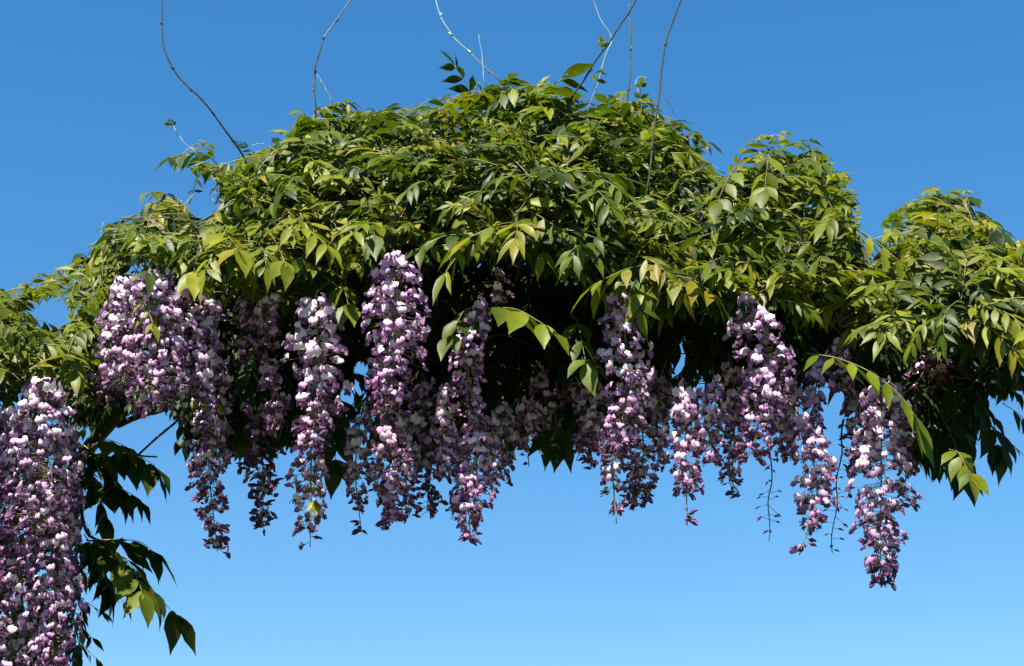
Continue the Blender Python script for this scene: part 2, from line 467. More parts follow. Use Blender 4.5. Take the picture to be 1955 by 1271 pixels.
# broad yellow-green leaves of the right dome
fl((1420, 300, 0.0), (1370, 385, -0.26), via=[(1390, 340, -0.18)], pairs=4, ll=0.066, age=0.6, droop=0.45, start=0.3, wide=0.4)
fl((1480, 290, 0.0), (1460, 360, -0.22), pairs=4, ll=0.066, age=0.58, droop=0.45, start=0.3, wide=0.38)
fl((1560, 430, -0.05), (1720, 500, -0.26), via=[(1640, 440, -0.2)], pairs=7, ll=0.085, age=0.66, droop=0.7, start=0.15, wide=0.25)
fl((1800, 540, -0.1), (1930, 530, -0.28), via=[(1870, 515, -0.22)], pairs=6, ll=0.085, age=0.72, droop=0.8, start=0.1, wide=0.26)
# shaded sprays against the sky
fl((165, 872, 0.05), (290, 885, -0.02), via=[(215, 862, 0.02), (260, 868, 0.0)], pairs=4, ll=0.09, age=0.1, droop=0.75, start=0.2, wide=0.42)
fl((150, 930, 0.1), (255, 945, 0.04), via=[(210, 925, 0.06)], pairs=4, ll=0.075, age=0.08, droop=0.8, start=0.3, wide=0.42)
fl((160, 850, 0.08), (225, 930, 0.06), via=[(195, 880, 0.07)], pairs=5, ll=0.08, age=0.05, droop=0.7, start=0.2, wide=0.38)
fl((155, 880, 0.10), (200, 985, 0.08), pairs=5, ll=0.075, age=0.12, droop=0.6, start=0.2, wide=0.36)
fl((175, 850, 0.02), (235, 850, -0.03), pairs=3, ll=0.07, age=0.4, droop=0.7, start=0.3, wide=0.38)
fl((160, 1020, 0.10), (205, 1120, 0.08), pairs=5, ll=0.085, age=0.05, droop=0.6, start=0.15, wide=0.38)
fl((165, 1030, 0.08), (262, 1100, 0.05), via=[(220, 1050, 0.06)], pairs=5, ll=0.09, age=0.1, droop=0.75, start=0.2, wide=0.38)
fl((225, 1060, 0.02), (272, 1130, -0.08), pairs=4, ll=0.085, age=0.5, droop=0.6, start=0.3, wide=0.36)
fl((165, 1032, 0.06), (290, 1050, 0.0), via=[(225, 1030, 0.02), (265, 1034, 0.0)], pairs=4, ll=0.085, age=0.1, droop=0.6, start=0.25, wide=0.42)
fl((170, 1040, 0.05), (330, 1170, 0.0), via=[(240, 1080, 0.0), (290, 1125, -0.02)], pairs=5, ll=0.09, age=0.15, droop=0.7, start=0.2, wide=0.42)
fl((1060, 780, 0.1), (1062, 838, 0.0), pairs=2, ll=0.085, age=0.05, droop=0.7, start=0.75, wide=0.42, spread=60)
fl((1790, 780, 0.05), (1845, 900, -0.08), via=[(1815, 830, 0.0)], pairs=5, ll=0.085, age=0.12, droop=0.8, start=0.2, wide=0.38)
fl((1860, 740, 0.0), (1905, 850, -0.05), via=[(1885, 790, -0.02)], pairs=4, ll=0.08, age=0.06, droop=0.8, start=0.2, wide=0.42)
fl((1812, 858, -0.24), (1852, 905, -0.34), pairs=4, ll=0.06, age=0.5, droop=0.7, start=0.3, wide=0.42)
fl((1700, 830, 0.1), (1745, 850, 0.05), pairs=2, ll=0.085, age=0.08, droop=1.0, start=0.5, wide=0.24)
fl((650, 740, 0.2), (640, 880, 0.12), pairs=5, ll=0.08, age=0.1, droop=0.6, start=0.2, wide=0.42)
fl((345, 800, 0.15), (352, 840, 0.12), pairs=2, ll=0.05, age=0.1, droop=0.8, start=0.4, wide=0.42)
# sprays that stand up out of the outline
fl((925, 225, 0.1), (868, 125, 0.02), via=[(905, 190, 0.05), (888, 155, 0.03)], pairs=4, ll=0.055, age=0.3, droop=0.35, start=0.35, wide=0.36)
fl((1010, 245, 0.1), (1072, 150, 0.0), via=[(1030, 190, 0.03)], pairs=4, ll=0.08, age=0.45, droop=0.5, start=0.3, wide=0.34)
fl((1030, 200, 0.1), (955, 180, -0.02), via=[(990, 165, 0.02)], pairs=4, ll=0.08, age=0.5, droop=0.7, start=0.2, wide=0.34)
fl((430, 330, 0.05), (325, 300, -0.05), via=[(385, 290, 0.0)], pairs=4, ll=0.06, age=0.35, droop=0.6, start=0.3)
fl((350, 400, 0.05), (290, 365, -0.05), pairs=4, ll=0.05, age=0.5, droop=0.6, start=0.3)
fl((290, 450, 0.05), (215, 430, -0.05), pairs=4, ll=0.055, age=0.5, droop=0.6, start=0.3)
fl((1480, 300, 0.1), (1545, 268, 0.0), via=[(1510, 275, 0.05)], pairs=4, ll=0.05, age=0.4, droop=0.4, start=0.2)
fl((1790, 420, 0.1), (1850, 375, -0.02), via=[(1825, 378, 0.04)], pairs=5, ll=0.065, age=0.35, droop=0.7, start=0.2)
fl((1840, 450, 0.1), (1900, 440, -0.02), via=[(1880, 415, 0.04)], pairs=5, ll=0.075, age=0.2, droop=0.7, start=0.2)

fl((1150, 98, -0.03), (1148, 78, -0.05), pairs=2, ll=0.022, age=0.7, droop=0.3, start=0.4, wide=0.4)
fl((1135, 165, 0.02), (1146, 138, -0.01), pairs=2, ll=0.024, age=0.7, droop=0.3, start=0.4, wide=0.4)
fl((1222, 205, 0.04), (1224, 165, 0.01), pairs=2, ll=0.028, age=0.6, droop=0.3, start=0.4, wide=0.35)
fl((330, 242, -0.03), (326, 232, -0.04), pairs=2, ll=0.02, age=0.5, droop=0.3, start=0.3, wide=0.35)

# ------------------------------------------------------------------ the crown's other leaves
VARIANTS = []          # leaves with their base at 0, growing along +x, for a range of slopes
def build_variants():
    for pitch in (35, 10, -10, -30, -55):
        for k in range(7):
            L = rng.uniform(0.15, 0.21)
            p1 = np.array([math.cos(R(pitch)), rng.normal(0, 0.08), math.sin(R(pitch))]) * L
            (RV, RF), lf = compound_leaf((0, 0, 0), p1, sag=rng.uniform(0.06, 0.22), pairs=random.choice((5, 5, 6, 6)), ll=rng.uniform(0.046, 0.070), age=0.0, droop=rng.uniform(0.55, 1.3), start=0.22, wide=rng.uniform(0.20, 0.33), jit=0.26)
            VARIANTS.append((pitch, RV, RF, lf))
build_variants()
N_LOOSE = len(VARIANTS)
for k in range(16):    # fronds: long flat feathers of narrow leaflets, arching over
    L = rng.uniform(0.17, 0.24)
    side = rng.normal(0, 0.02)
    via = [np.array([0.35 * L, side * 0.4, 0.05 * L]), np.array([0.7 * L, side * 0.8, 0.03 * L])]
    (RV, RF), lf = compound_leaf((0, 0, 0), np.array([L * 0.97, side, -rng.uniform(0.05, 0.22) * L]), via=via, pairs=random.choice((5, 6, 6, 7)), ll=rng.uniform(0.062, 0.082), age=0.0, droop=rng.uniform(0.1, 0.5),
                                 start=0.2, spread=rng.uniform(42, 58), wide=rng.uniform(0.23, 0.31), jit=0.13, curl=0.4)
    VARIANTS.append((None, RV, RF, lf))
VAR_MESH = {}

def variant_mesh(i, tone):
    """shared mesh of one leaf variant in one of six tones"""
    if (i, tone) not in VAR_MESH:
        _p, RV, RF, lf = VARIANTS[i]
        acc = Acc()
        acc.add(RV, RF, 1)
        for V_, F_, T_ in lf:
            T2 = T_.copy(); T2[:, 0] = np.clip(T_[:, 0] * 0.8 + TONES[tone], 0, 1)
            acc.add(V_, F_, 0, T2)
        VAR_MESH[(i, tone)] = acc.mesh('leaf', [M_LEAF, M_RACHIS])
    return VAR_MESH[(i, tone)]
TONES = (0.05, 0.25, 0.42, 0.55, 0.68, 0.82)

placed = []            # (rank, variant, tone, matrix)
VPTS = [np.concatenate([np.concatenate([V_[[10, 16, 22]] for V_, _f, _t in v[3]]), np.array(v[1])[::9]]) for v in VARIANTS]
TX = np.arange(-200, 2160, 9.0)
TYV = np.interp(TX, [p[0] for p in TOP], [p[1] for p in TOP]) + 9 * np.sin(TX / 17.0 + 2 * np.sin(TX / 61.0)) + 7 * np.sin(TX / 41.0 + 1.0) + rng.normal(0, 6, len(TX)) - 14
GAPS = [(100, 603, 27, 24), (385, 392, 20, 26), (256, 514, 12, 8), (330, 360, 16, 18), (1300, 690, 9, 18), (1338, 748, 8, 18), (688, 712, 10, 11), (660, 762, 11, 22), (1560, 760, 14, 16), (1600, 765, 12, 20), (440, 300, 18, 14), (1374, 316, 13, 22), (1664, 462, 10, 36), (490, 268, 18, 18)]
BX, BYV = np.array([p[0] for p in BOT], float), np.array([p[1] for p in BOT], float)
DX, DYV = np.array([p[0] for p in DARK], float), np.array([p[1] for p in DARK], float)

def put(P, heading, pitch, tone, rank, scale, low=None, over=0.10, under=0.2):
    pool = [i for i, v in enumerate(VARIANTS[:N_LOOSE]) if abs(v[0] - pitch) < 16] or list(range(N_LOOSE))
    M = Matrix.Translation(Vector(P)) @ Euler((rng.normal(0, 0.22), rng.normal(0, 0.15), heading)).to_matrix().to_4x4() @ Matrix.Scale(scale, 4)
    return settle(random.choice(pool), M, tone, rank, low, over, under)

def put_frond(P, d, up, tone, rank, scale, low=None, over=0.12, under=0.25):
    d = Vector(d).normalized(); up = Vector(up)
    up = (up - d * up.dot(d)).normalized()
    y = up.cross(d)
    M = Matrix.Translation(Vector(P)) @ Matrix((d, y, up)).transposed().to_4x4() @ Matrix.Rotation(rng.normal(0, 0.2), 4, 'X') @ Matrix.Scale(scale, 4)
    return settle(int(rng.integers(N_LOOSE, len(VARIANTS))), M, tone, rank, low, over, under)

def settle(i, M, tone, rank, low, over, under):
    """keep a leaf only where it stays inside the outline, above its lower limit and out of the gaps"""
    A = np.array(M)
    x, y = px_of(VPTS[i] @ A[:3, :3].T + A[:3, 3])
    if np.mean(y < np.interp(x, TX, TYV) - 12) > over or np.any(y < np.interp(x, TX, TYV) - 46):
        return False
    if low is not None and np.mean(y > np.interp(x, low[0], low[1])) > under:
        return False
    for gx, gy, ga, gb in GAPS:
        if np.any(((x - gx) / ga) ** 2 + ((y - gy) / gb) ** 2 < 1):
            return False
    placed.append((rank, i, tone, M))
    return True

def crown_y(v):
    return 0.16 - 0.38 * math.sin(math.pi / 2 * min(1, max(0, v)) ** 0.7)

def until(n, fn):
    got = tries = 0
    while got < n and tries < n * 8:
        tries += 1
        got += bool(fn())

# front skin
def front():
    x = rng.uniform(-120, 2080)
    top, bot = tip_y(x, TOP) + 8, tip_y(x, BOT) - 20
    v = rng.uniform(0, 1) ** 0.95
    y = top + (bot - top) * v
    clump = math.sin(x / 47.0 + 2.1 * math.sin(y / 39.0)) * math.sin(y / 31.0 + 1.7 * math.sin(x / 71.0))
    if clump < -0.05 and rng.uniform() < 0.8:
        return False
    Y = crown_y(v) + abs(rng.normal(0, 0.04)) - 0.08 * clump
    h = rng.choice([rng.normal(-90, 40), rng.normal(-15, 30), rng.normal(195, 30)])     # towards the viewer, or along the arch
    sc = rng.uniform(0.7, 1.1)
    back = np.array([math.cos(R(h)), math.sin(R(h)), 0]) * 0.10 * sc
    P = pt(x, y, Y) - back + np.array([0, 0, 0.01])
    pitch = rng.choice([10, 10, -10, -10, -30, -55]) if v > 0.12 else rng.choice([35, 10, 10, -10])
    tone = int(rng.choice([0, 1, 2, 3, 4, 5], p=[0.12, 0.22, 0.26, 0.22, 0.13, 0.05]))
    return put(P, R(h), pitch, tone, Y + (0.5 if not 40 < x < 1915 else 0), sc, (BX, BYV + 12))
until(330, front)
spots = []
for k in range(6000):
    x = rng.uniform(-120, 2080)
    top, bot = tip_y(x, TOP) + 2, tip_y(x, BOT) - 8
    v = rng.uniform(0, 1)
    y = top + (bot - top) * v
    if all((x - a) ** 2 + ((y - b) * 1.25) ** 2 > 64 ** 2 for a, b, _v in spots):
        spots.append((x, y, v))
for x, y, v in spots:
    Yc = crown_y(v) + 0.03 + rng.normal(0, 0.065)
    P = pt(x, y, Yc)
    f = 0.15 + 0.75 * v
    axis = np.array([rng.normal(0, 0.22), -f + rng.normal(0, 0.12), 1.0 - 0.45 * f]); axis /= np.linalg.norm(axis)
    e1 = np.cross(axis, [0, 1, 0.3]); e1 /= np.linalg.norm(e1)
    e2 = np.cross(axis, e1)
    n = int(rng.integers(7, 11)); a0 = rng.uniform(0, 6.28)
    base_tone = int(rng.choice([1, 2, 3, 4], p=[0.22, 0.28, 0.28, 0.22]))
    for q in range(n):
        az = a0 + q * 6.283 / n + rng.normal(0, 0.25)
        tl = R(rng.uniform(38, 80) if v < 0.25 else rng.uniform(48, 90))
        d = axis * math.cos(tl) + (e1 * math.cos(az) + e2 * math.sin(az)) * math.sin(tl) + np.array([0, 0, -0.08 if v < 0.25 else -0.2])
        t_ = min(5, max(1, base_tone + int(rng.choice([-1, -1, 0, 0, 1, 2]))))
        P2 = P - axis * rng.uniform(0.0, 0.05)
        for sc in (rng.uniform(0.66, 0.98), 0.55, 0.38):
            if put_frond(P2, d, axis * 0.6 + np.array([0, -0.15, 0.7]), t_, Yc + (0.5 if not 40 < x < 1915 else 0), sc, (BX, BYV + 14), over=0.34 if v < 0.22 else 0.12):
                break
    for q in range(3):                                  # young leaves in the middle
        az = rng.uniform(0, 6.28)
        d = axis + 0.7 * (e1 * math.cos(az) + e2 * math.sin(az))
        put_frond(P + axis * 0.01, d, axis + rng.normal(0, 0.3, 3), int(rng.choice([3, 3, 4, 5])), Yc + 0.3, rng.uniform(0.3, 0.5), (BX, BYV + 14), over=0.5)
# top and back of the crown
def over_top():
    x = rng.uniform(-120, 2080)
    top, bot = tip_y(x, TOP) + 10, tip_y(x, BOT)
    w = rng.uniform(0, 1)
    Y = 0.1 + 0.55 * w
    y = top + (bot - top) * (0.02 + 0.6 * w ** 2) + abs(rng.normal(0, 15))
    return put(pt(x, y, Y), R(rng.uniform(0, 360)), rng.choice([35, 10, -10, -30]), int(rng.choice([0, 1, 2, 3])), 2 + Y, rng.uniform(0.7, 1.05))
until(520, over_top)
# the inside, down to where the clusters hang; dark tones put in for its shade
def inside():
    x = rng.uniform(-120, 2080)
    top, low = tip_y(x, TOP) + 60, tip_y(x, DARK)
    y = rng.uniform(top, low)
    lo = 0.28 if y > tip_y(x, BOT) - 60 else 0.08
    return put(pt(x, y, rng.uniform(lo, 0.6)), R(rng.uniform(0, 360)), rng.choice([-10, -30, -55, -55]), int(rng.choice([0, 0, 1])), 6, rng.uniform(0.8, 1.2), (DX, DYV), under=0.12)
until(1100, inside)
# the hanging lower curtain of leaves well behind the clusters, darkest tone put in for shade
def curtain():
    x = rng.uniform(360, 1900)
    bot, low = tip_y(x, BOT) - 30, tip_y(x, DARK)
    y = rng.uniform(bot, low)
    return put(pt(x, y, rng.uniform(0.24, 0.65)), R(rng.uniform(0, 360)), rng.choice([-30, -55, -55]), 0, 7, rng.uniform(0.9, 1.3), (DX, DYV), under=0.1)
until(1100, curtain)
# shaded leaves behind the flower pillar
def pillar():
    x, y = rng.uniform(-120, 120), rng.uniform(780, 1330)
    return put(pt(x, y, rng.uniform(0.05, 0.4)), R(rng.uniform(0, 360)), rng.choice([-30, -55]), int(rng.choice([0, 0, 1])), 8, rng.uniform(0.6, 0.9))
until(230, pillar)
# mostly darkest-toned leaves, some withered and bronze, round the bare limb between the pillar and the round flower mass
def fringe():
    x = rng.uniform(165, 350)
    y = rng.uniform(700, 800 - 0.1 * (x - 165))
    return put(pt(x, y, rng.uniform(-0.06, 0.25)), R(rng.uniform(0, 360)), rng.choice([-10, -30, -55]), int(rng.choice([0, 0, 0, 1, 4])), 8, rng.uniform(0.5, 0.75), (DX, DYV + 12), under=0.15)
until(120, fringe)
# leaves hanging round the limb at the right-hand end
def limb_cover():
    x, y = rng.uniform(1760, 1990), rng.uniform(660, 770)
    return put(pt(x, y, rng.uniform(-0.02, 0.2)), R(rng.uniform(0, 360)), rng.choice([-30, -55]), int(rng.choice([0, 0, 1])), 8, rng.uniform(0.7, 0.95))
until(20, limb_cover)
# dark leaves hanging loose under the right-hand end
def right_end():
    x, y = rng.uniform(1740, 1880), rng.uniform(700, 860)
    return put(pt(x, y, rng.uniform(0.1, 0.35)), R(rng.uniform(0, 360)), rng.choice([-30, -55]), 0, 8, rng.uniform(0.9, 1.25), (DX, DYV + 25), under=0.15)
until(46, right_end)

placed.sort(key=lambda p: p[0])
N_SINGLE = 262
for rank, i, tone, M in placed[:N_SINGLE]:
    link('leaf', variant_mesh(i, tone), vine, Matrix.Translation(-Vector(VINV)) @ M)
acc_v, acc_f, acc_m, acc_t, nv = [], [], [], [], 0
for rank, i, tone, M in placed[N_SINGLE:]:
    me = variant_mesh(i, tone)
    n = len(me.vertices)
    co = np.empty(n * 3); me.vertices.foreach_get('co', co); co = co.reshape(n, 3)
    A = np.array(M)
    acc_v.append(co @ A[:3, :3].T + A[:3, 3] - VINV)
    t = np.empty(n * 4, dtype=np.float32); me.attributes['tint'].data.foreach_get('color', t)
    acc_t.append(t.reshape(n, 4)[:, :3])
    acc_f += [tuple(q + nv for q in p.vertices) for p in me.polygons]
    mi = np.empty(len(me.polygons), dtype=np.int32); me.polygons.foreach_get('material_index', mi)
    acc_m.append(mi)
    nv += n
fo = link('foliage', make_mesh('foliage', np.concatenate(acc_v), acc_f, [M_LEAF, M_RACHIS], np.concatenate(acc_m), np.concatenate(acc_t)), vine)
fo['kind'] = 'stuff'

# ------------------------------------------------------------------ flower clusters
def petal_grid(fn, nu, nv_):
    V = [fn(-1 + 2 * i / nu, j / nv_) for j in range(nv_ + 1) for i in range(nu + 1)]
    F = [(j * (nu + 1) + i, j * (nu + 1) + i + 1, (j + 1) * (nu + 1) + i + 1, (j + 1) * (nu + 1) + i) for j in range(nv_) for i in range(nu)]
    return V, F

def floret_mesh(openness, size=1.0):
    """pea flower facing +x: a broad upright banner, two wings and a keel below, a dark calyx behind"""
    acc = Acc()
    j = rng.normal(0, 0.08, 6)
    hw, hh = 0.0098 * openness * (1 + j[0]), 0.0165 * (0.75 + 0.25 * openness) * (1 + j[1])
    def banner(u, v):
        w = hw * (0.22 + 1.0 * math.sin(math.pi * (0.10 + 0.74 * v)) ** 0.9)
        z = hh * v * (1 - 0.20 * v * (1 - abs(u)) + 0.16 * v * (1 - abs(abs(u) - 0.5) * 2)) - 0.001
        x = 0.003 + 0.007 * math.sin(v * 2.0) * openness - 0.009 * v * v * openness + (0.0052 * abs(u) - 0.0085 * u * u) * (0.4 + v) * openness + 0.0013 * math.sin(6 * u + j[2] * 30 + 3 * v)
        return (x, w * u, z)
    acc.add(*petal_grid(banner, 4, 3), 0)
    for s in (-1, 1):
        def wing(u, v, s=s):
            w = 0.0046 * math.sin(math.pi * (0.1 + 0.8 * v))
            return (0.003 + 0.0135 * v * (0.9 + j[3]), s * (0.0018 + 0.0048 * math.sin(v * 2.4) * openness) , -0.0015 + w * u - 0.0055 * v * v + 0.001 * v)
        acc.add(*petal_grid(wing, 1, 3), 1)
    k = [(0.003, 0, 0.001), (0.008, 0.0022, -0.003), (0.008, -0.0022, -0.003), (0.008, 0, -0.007), (0.0145, 0, -0.0055)]
    acc.add(k, [(0, 1, 2), (0, 3, 1), (0, 2, 3), (4, 2, 1), (4, 1, 3), (4, 3, 2)], 1)
    V, F = tube(np.array([(-0.004, 0, 0), (0.001, 0, 0), (0.005, 0, 0.0005)]), 0.0012, 0.0036, 5)
    acc.add(V, F, 2)
    me = make_mesh('floret', np.concatenate(acc.v) * size, acc.f, [M_BANNER, M_WING, M_CALYX], acc.m)
    return me

OPEN = [floret_mesh(1.0) for _ in range(4)] + [floret_mesh(0.8) for _ in range(2)]
HALF = [floret_mesh(0.5) for _ in range(2)]
def bud_mesh():
    acc = Acc()
    acc.add(*tube(np.array([(0.002, 0, 0), (0.005, 0, 0.0004), (0.009, 0, 0.0008), (0.013, 0, 0.0), (0.0155, 0, -0.001)]), 0.0038, 0.0012, 6), 0)
    acc.add(*tube(np.array([(-0.004, 0, 0), (0.0, 0, 0), (0.005, 0, 0.0005)]), 0.0012, 0.0042, 5), 1)
    return make_mesh('bud', np.concatenate(acc.v), acc.f, [M_WING, M_CALYX], acc.m)
BUD = bud_mesh()

GROUP = 'wisteria flower clusters hanging from the vine'
def cluster(label, x, y0, y1, w, Y, dens=1.0, tint=(1, 1, 1), lean=0, bare=0.0, fs=1.0, full=0.0, buds=0.2, tip=0.38, name='flower_cluster', cat='flower cluster', fade=0.3):
    """x, y0 top, y1 tip, w greatest width (photograph measures), Y depth; bare: share of the lower stalk with few florets; full: a blunt end"""
    top, end = pt(x, y0, Y), pt(x + lean, y1, Y)
    end[2] = top[2] - np.linalg.norm(end - top) * 0.999
    L = top[2] - end[2]
    hang = top + np.array([rng.normal(0, 0.015), 0.10, 0.07])
    bow = np.array([rng.normal(0, 0.012), rng.normal(0, 0.012), 0])
    axis = smooth_path([hang, top, (top + end) / 2 + bow, end], 10)
    root = bpy.data.objects.new(name, None)
    root.location = Vector(top)
    COL.objects.link(root)
    tag(root, label, cat, GROUP)
    acc = Acc()
    acc.add(*tube(axis - top, 0.0022, 0.0009, 5))
    ax = axis[10:]
    tt = np.linspace(0, 1, len(ax))
    n = int(dens * L * (w / 1000) / 0.000160)
    n = max(8, min(n, 290))
    rmax = w / 2000.0
    items = []
    ph1, ph2 = rng.uniform(0, 6.28, 2)
    for i in range(n):
        t = ((i + rng.uniform(-0.5, 0.5)) / n)
        t = min(1, max(0, t)) ** 0.92
        if t > 1 - bare and rng.uniform() < 0.72:
            continue
        a = i * 2.39996 + rng.normal(0, 0.3)
        prof = min(1.0, 0.45 + 2.6 * t)
        lim = 1.0 if t < 0.45 else 1 - (1 - tip) * ((t - 0.45) / 0.55) ** (1.3 + 2 * full)
        rag = 0.86 + 0.22 * math.sin(a * 1.0 + ph1 + 9 * t) * math.sin(23 * t + ph2) + 0.10 * math.sin(L * 150 * t + ph2)
        if rag < 0.80 and rng.uniform() < 0.45:
            continue
        r = max(0.008, rmax * prof * lim - 0.008) * rag * rng.uniform(0.4, 1.18)
        p = np.array([np.interp(t, tt, ax[:, k]) for k in range(3)])
        d = np.array([math.cos(a), math.sin(a), 0])
        q = p + d * r + np.array([0, 0, -0.25 * r + rng.normal(0, 0.006)])
        s = fs * (0.96 - fade * t) * rng.uniform(0.8, 1.15)
        yaw = a + rng.normal(0, 0.5)
        pit = rng.normal(0.1, 0.42)
        M = Matrix.Translation(Vector(q - top)) @ Euler((rng.normal(0, 0.5), pit, yaw)).to_matrix().to_4x4() @ Matrix.Scale(s, 4)
        if t > 1 - buds * 0.5 or (t > 1 - bare and rng.uniform() < 0.4):
            me = BUD if rng.uniform() < 0.5 else random.choice(HALF)
            M = M @ Matrix.Scale(1.35, 4)
        elif t > 1 - buds * 2:
            me = random.choice(HALF + OPEN[:2])
        else:
            me = random.choice(OPEN)
        items.append((me, M, t))
        back = q - d * 0.004 * s
        acc.add(*tube(np.array([p, (p + back) / 2 + np.array([0, 0, 0.0015]), back]) - top, 0.0006, 0.0005, 3))
    link('stalk', make_mesh('stalk', np.concatenate(acc.v), acc.f, [M_STALK]), root)
    for me, M, t in items:
        k = rng.uniform(0.88, 1.06) * (1.08 - 0.5 * max(0.0, t - 0.45) / 0.55)  # young tips darker; sunlit tops and shaded ends are tinted in too
        o = link('bud' if me is BUD else 'floret', me, root, M)
        g = 1.06 - 0.28 * max(0.0, t - 0.3) / 0.7
        o.color = (tint[0] * k, tint[1] * k * g, tint[2] * k, 1)
    return root

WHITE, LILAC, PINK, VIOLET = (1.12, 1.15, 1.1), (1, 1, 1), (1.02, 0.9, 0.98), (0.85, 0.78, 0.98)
F_ = -0.27
# --- pillar of flowers at the left edge
cluster('palest flower cluster at the top of the tall flower pillar at the left edge', 84, 728, 1010, 135, -0.24, 1.0, WHITE, lean=-6, tip=0.7, full=1)
cluster('flower cluster cut by the left edge halfway up the tall flower pillar', 35, 790, 1110, 110, -0.2, 1.0, PINK, tip=0.7, full=1)
cluster('long violet cluster ending the tall flower pillar at the bottom left corner', 98, 930, 1320, 112, -0.19, 1.0, PINK, tip=0.6)
cluster('lowest flower cluster of the left pillar hanging past the bottom edge', 45, 1040, 1400, 120, -0.16, 1.0, LILAC, tip=0.7)
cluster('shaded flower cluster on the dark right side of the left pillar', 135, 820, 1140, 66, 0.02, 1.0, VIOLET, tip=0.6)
cluster('pale flower cluster hanging just outside the left pillar at the very edge', -30, 760, 1250, 120, -0.2, 0.9, LILAC, tip=0.7)
# --- round mass at the left
cluster('left lobe of the big round pale flower mass under the left foliage', 238, 545, 735, 100, F_ - 0.02, 1.25, WHITE, tip=0.75, full=1, buds=0.05)
cluster('central and largest lobe of the big round pale flower mass', 295, 528, 775, 125, F_ - 0.05, 1.25, LILAC, tip=0.65, full=1, buds=0.06)
cluster('right lobe of the round pale flower mass beside the dark hollow', 352, 552, 725, 90, F_ - 0.01, 1.25, LILAC, tip=0.75, full=1, buds=0.05)
cluster('small brownish cluster tucked under the left end of the round flower mass', 205, 690, 775, 60, -0.12, 0.9, (0.8, 0.66, 0.62), tip=0.7, full=1)
# --- left centre
cluster('thin pale cluster with a bare pale stalk just right of the round mass', 408, 572, 850, 58, F_, 1.05, LILAC, tip=0.6)
cluster('long cluster with a dark upper half and the lowest tip left of centre', 414, 690, 1045, 88, 0.0, 1.15, LILAC, tip=0.55)
cluster('shaded violet cluster, its shade put in as dark buds, hanging between the long left cluster and the white one', 502, 690, 1005, 82, 0.16, 1.15, VIOLET, tip=0.6, buds=0.9)  # many dark buds put this cluster's shade into its colour
cluster('small half hidden cluster in the shade under the yellow leaves', 470, 570, 700, 90, 0.02, 0.9, PINK, tip=0.6)
cluster('small bright tuft of florets peeping out under the leaves left of the white cluster', 522, 570, 640, 55, -0.22, 1.1, WHITE, tip=0.7, full=1)
cluster('slim cluster with purple florets in front of the dark shaded cluster', 515, 700, 830, 50, -0.16, 0.9, PINK, tip=0.6)
cluster('whitest sunlit flower cluster, with big florets in tiers', 602, 575, 850, 104, F_, 1.1, (1.2, 1.25, 1.18), lean=-8, tip=0.6, fs=1.12)
cluster('ragged cluster with a yellow leaf hanging directly below the whitest cluster', 592, 830, 1045, 72, -0.1, 0.95, LILAC, tip=0.55, bare=0.15)
# --- centre
cluster('tall bright cluster with purple underside, starting highest beside the dark hollow', 752, 498, 790, 128, F_ - 0.03, 1.15, (1.08, 1.0, 1.08), lean=-10, tip=0.5)
cluster('dim cluster with dark tail below and left of the tall bright one', 690, 790, 1015, 62, 0.05, 1.0, LILAC, bare=0.2)
cluster('lilac cluster directly below the tall bright one', 742, 790, 1012, 84, -0.1, 1.05, PINK, bare=0.1)
cluster('shaded cluster with a blunt end between the lilac and pink centre clusters', 815, 740, 978, 90, 0.14, 1.05, VIOLET, tip=0.6, buds=0.6)  # raised bud share darkens the florets in place of shade
cluster('pale slender cluster above the pink centre cluster', 858, 740, 905, 52, -0.2, 1.0, WHITE)
cluster('pink cluster with the lowest tip near the centre, brightest at its end', 905, 800, 1028, 82, -0.2, 1.1, (1.12, 0.98, 1.06), lean=-12, tip=0.5)
cluster('narrow sunlit cluster at the left of the dark hollow', 913, 585, 810, 68, -0.24, 1.0, PINK, tip=0.5)
cluster('tiny pale tuft of florets inside the top of the dark hollow', 945, 520, 590, 46, -0.18, 0.8, WHITE, tip=0.7, full=1)
cluster('short shaded cluster right of the pink centre cluster', 962, 780, 918, 62, 0.12, 1.0, LILAC, bare=0.2)
cluster('dim cluster in the shadow under the bright leaf', 1030, 720, 865, 80, 0.16, 0.95, PINK, bare=0.1)
cluster('dim cluster behind the hanging dark leaflets near the centre', 1100, 730, 880, 80, 0.16, 0.95, PINK, bare=0.15)
# --- right centre
cluster('long sunlit cluster hanging from the golden leaf spray right of the dark hollow', 1182, 565, 880, 98, F_, 1.1, LILAC, lean=-8, tip=0.65)
cluster('broad dark lower cluster with a lit shoulder behind the long sunlit one', 1214, 740, 965, 96, 0.0, 1.2, LILAC, tip=0.5)
cluster('sparse trailing cluster with lone florets under the long sunlit one', 1165, 850, 1000, 52, -0.12, 0.75, LILAC, lean=12, bare=0.45)
cluster('cluster with a few dark florets dangling at its tip, left of the big right clusters', 1312, 750, 1000, 84, -0.2, 1.0, (1.08, 1.02, 1.04), bare=0.22)
cluster('short lilac cluster joined to the left side of the big bright cluster', 1362, 738, 880, 78, -0.2, 1.1, LILAC, tip=0.5)
cluster('big bright cluster on the right with a narrow top', 1436, 578, 868, 108, F_ - 0.02, 1.2, (1.08, 1.02, 1.08), tip=0.55)
cluster('thin dark trailing cluster beneath the big bright cluster', 1412, 850, 945, 50, -0.1, 0.7, VIOLET, bare=0.4)
cluster('small lilac cluster between the big bright cluster and the pink ragged one', 1510, 740, 880, 60, -0.18, 0.95, LILAC)
cluster('ragged pink cluster with a loose tip hanging over the sky at right', 1526, 800, 1060, 86, -0.22, 1.0, (1.1, 1.0, 1.05), bare=0.22)
cluster('bluish shaded slim cluster left of the golden leaf', 1568, 690, 850, 52, -0.16, 0.9, VIOLET)
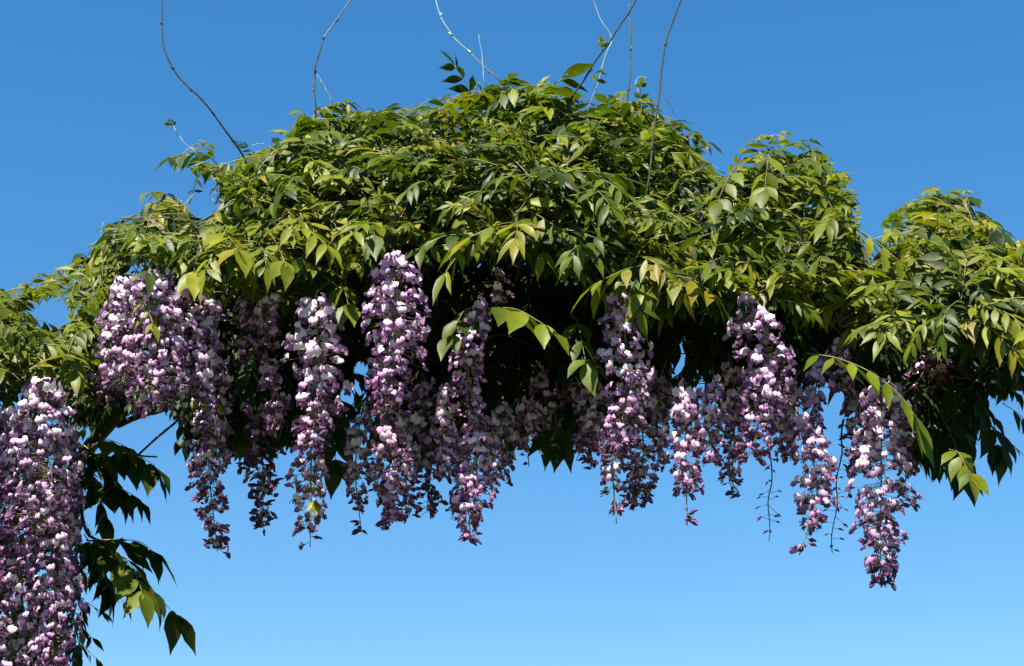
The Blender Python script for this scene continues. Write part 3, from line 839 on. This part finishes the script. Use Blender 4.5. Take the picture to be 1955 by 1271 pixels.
cluster('longest cluster, reaching lowest, under the golden leaf at right', 1680, 735, 1112, 128, -0.24, 1.25, LILAC, tip=0.34)
cluster('short dim cluster behind the tip of the golden leaf', 1755, 690, 800, 70, 0.08, 0.9, PINK)
cluster('tiny tuft of florets above the golden leaf', 1612, 650, 740, 60, -0.18, 0.9, LILAC, tip=0.7, full=1)
cluster('small rosy cluster among the dark leaves at the right edge', 1790, 680, 740, 60, -0.05, 0.8, (1.0, 0.75, 0.7), tip=0.7, full=1)

# --- shaded clusters filling the curtain between and behind the sunlit ones
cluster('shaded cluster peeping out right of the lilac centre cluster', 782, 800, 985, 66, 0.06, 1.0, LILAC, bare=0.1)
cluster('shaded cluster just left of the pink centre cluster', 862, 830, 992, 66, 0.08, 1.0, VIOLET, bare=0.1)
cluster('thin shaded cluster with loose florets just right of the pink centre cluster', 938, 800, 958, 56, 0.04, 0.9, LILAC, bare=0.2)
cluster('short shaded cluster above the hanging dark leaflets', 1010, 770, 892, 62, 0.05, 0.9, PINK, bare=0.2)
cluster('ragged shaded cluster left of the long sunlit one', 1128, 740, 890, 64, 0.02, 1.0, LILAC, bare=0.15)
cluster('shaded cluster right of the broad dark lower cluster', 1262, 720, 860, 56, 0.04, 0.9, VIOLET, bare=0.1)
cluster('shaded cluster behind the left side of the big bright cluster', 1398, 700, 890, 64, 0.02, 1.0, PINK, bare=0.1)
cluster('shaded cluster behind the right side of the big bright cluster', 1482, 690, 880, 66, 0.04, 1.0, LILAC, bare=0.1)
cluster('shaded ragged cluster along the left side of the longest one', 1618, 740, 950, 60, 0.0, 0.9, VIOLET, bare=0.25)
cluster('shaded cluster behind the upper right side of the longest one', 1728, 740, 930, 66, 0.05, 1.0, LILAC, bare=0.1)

# --- clusters lost in the shade of the arch, told apart by nothing
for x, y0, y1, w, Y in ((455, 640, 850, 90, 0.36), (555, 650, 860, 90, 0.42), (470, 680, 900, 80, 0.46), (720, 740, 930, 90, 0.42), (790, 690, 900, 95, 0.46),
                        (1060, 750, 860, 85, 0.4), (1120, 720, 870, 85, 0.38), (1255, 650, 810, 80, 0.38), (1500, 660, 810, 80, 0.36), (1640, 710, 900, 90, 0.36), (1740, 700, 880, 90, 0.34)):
    cluster('dusky flower cluster lost in the deep shade inside the arch', x, y0, y1, w, Y, 0.75, (0.7, 0.6, 0.72), tip=0.55, full=0.5, buds=0.8)  # dim tint and dark buds put the arch's shade into the petals

# --- nearly bare stalks with a few buds
def bare_stalk(label, pts, n):
    path = wander(smooth_path([pt(*p) for p in pts], 10), 0.003, 5)
    root = bpy.data.objects.new('flower_stalk', None)
    root.location = Vector(path[0]); COL.objects.link(root)
    tag(root, label, 'flower stalk', 'nearly bare flower stalks')
    top = path[0]
    acc = Acc(); acc.add(*tube(path - top, 0.0017, 0.0008, 5))
    ms = []
    for i in range(n):
        t = min(1.0, 0.3 + 0.7 * (i + rng.uniform(-0.8, 0.8)) / n)
        p = path[int(t * (len(path) - 1))]
        a = i * 2.4
        a += rng.normal(0, 0.7)
        q = p + np.array([math.cos(a), math.sin(a), rng.uniform(-0.7, 0.2)]) * rng.uniform(0.005, 0.022)
        acc.add(*tube(np.array([p, (p + q) / 2, q]) - top, 0.0005, 0.0004, 3))
        ms.append(Matrix.Translation(Vector(q - top)) @ Euler((0, 0.4, a)).to_matrix().to_4x4() @ Matrix.Scale(rng.uniform(0.35, 0.65), 4))
    link('stalk', make_mesh('stalk', np.concatenate(acc.v), acc.f, [M_TWIG]), root)
    for M in ms:
        link('bud', BUD, root, M)
bare_stalk('thin dark stalk with tiny scattered buds right of the big bright cluster', [(1474, 760, -0.15), (1472, 850, -0.17), (1470, 940, -0.17), (1466, 1028, -0.17)], 24)
bare_stalk('wispy dotted stalk hanging between the ragged pink cluster and the longest one', [(1612, 800, -0.1), (1603, 880, -0.12), (1596, 960, -0.12), (1588, 1055, -0.12)], 30)
bare_stalk('short dark stalk with one dangling bud under the big bright cluster', [(1396, 800, -0.12), (1396, 870, -0.14), (1395, 942, -0.14)], 5)

# --- small yellow leaf among the florets of the ragged cluster under the whitest one
fl((592, 915, -0.11), (602, 958, -0.17), pairs=2, ll=0.034, age=0.85, droop=0.5, start=0.5, wide=0.4)
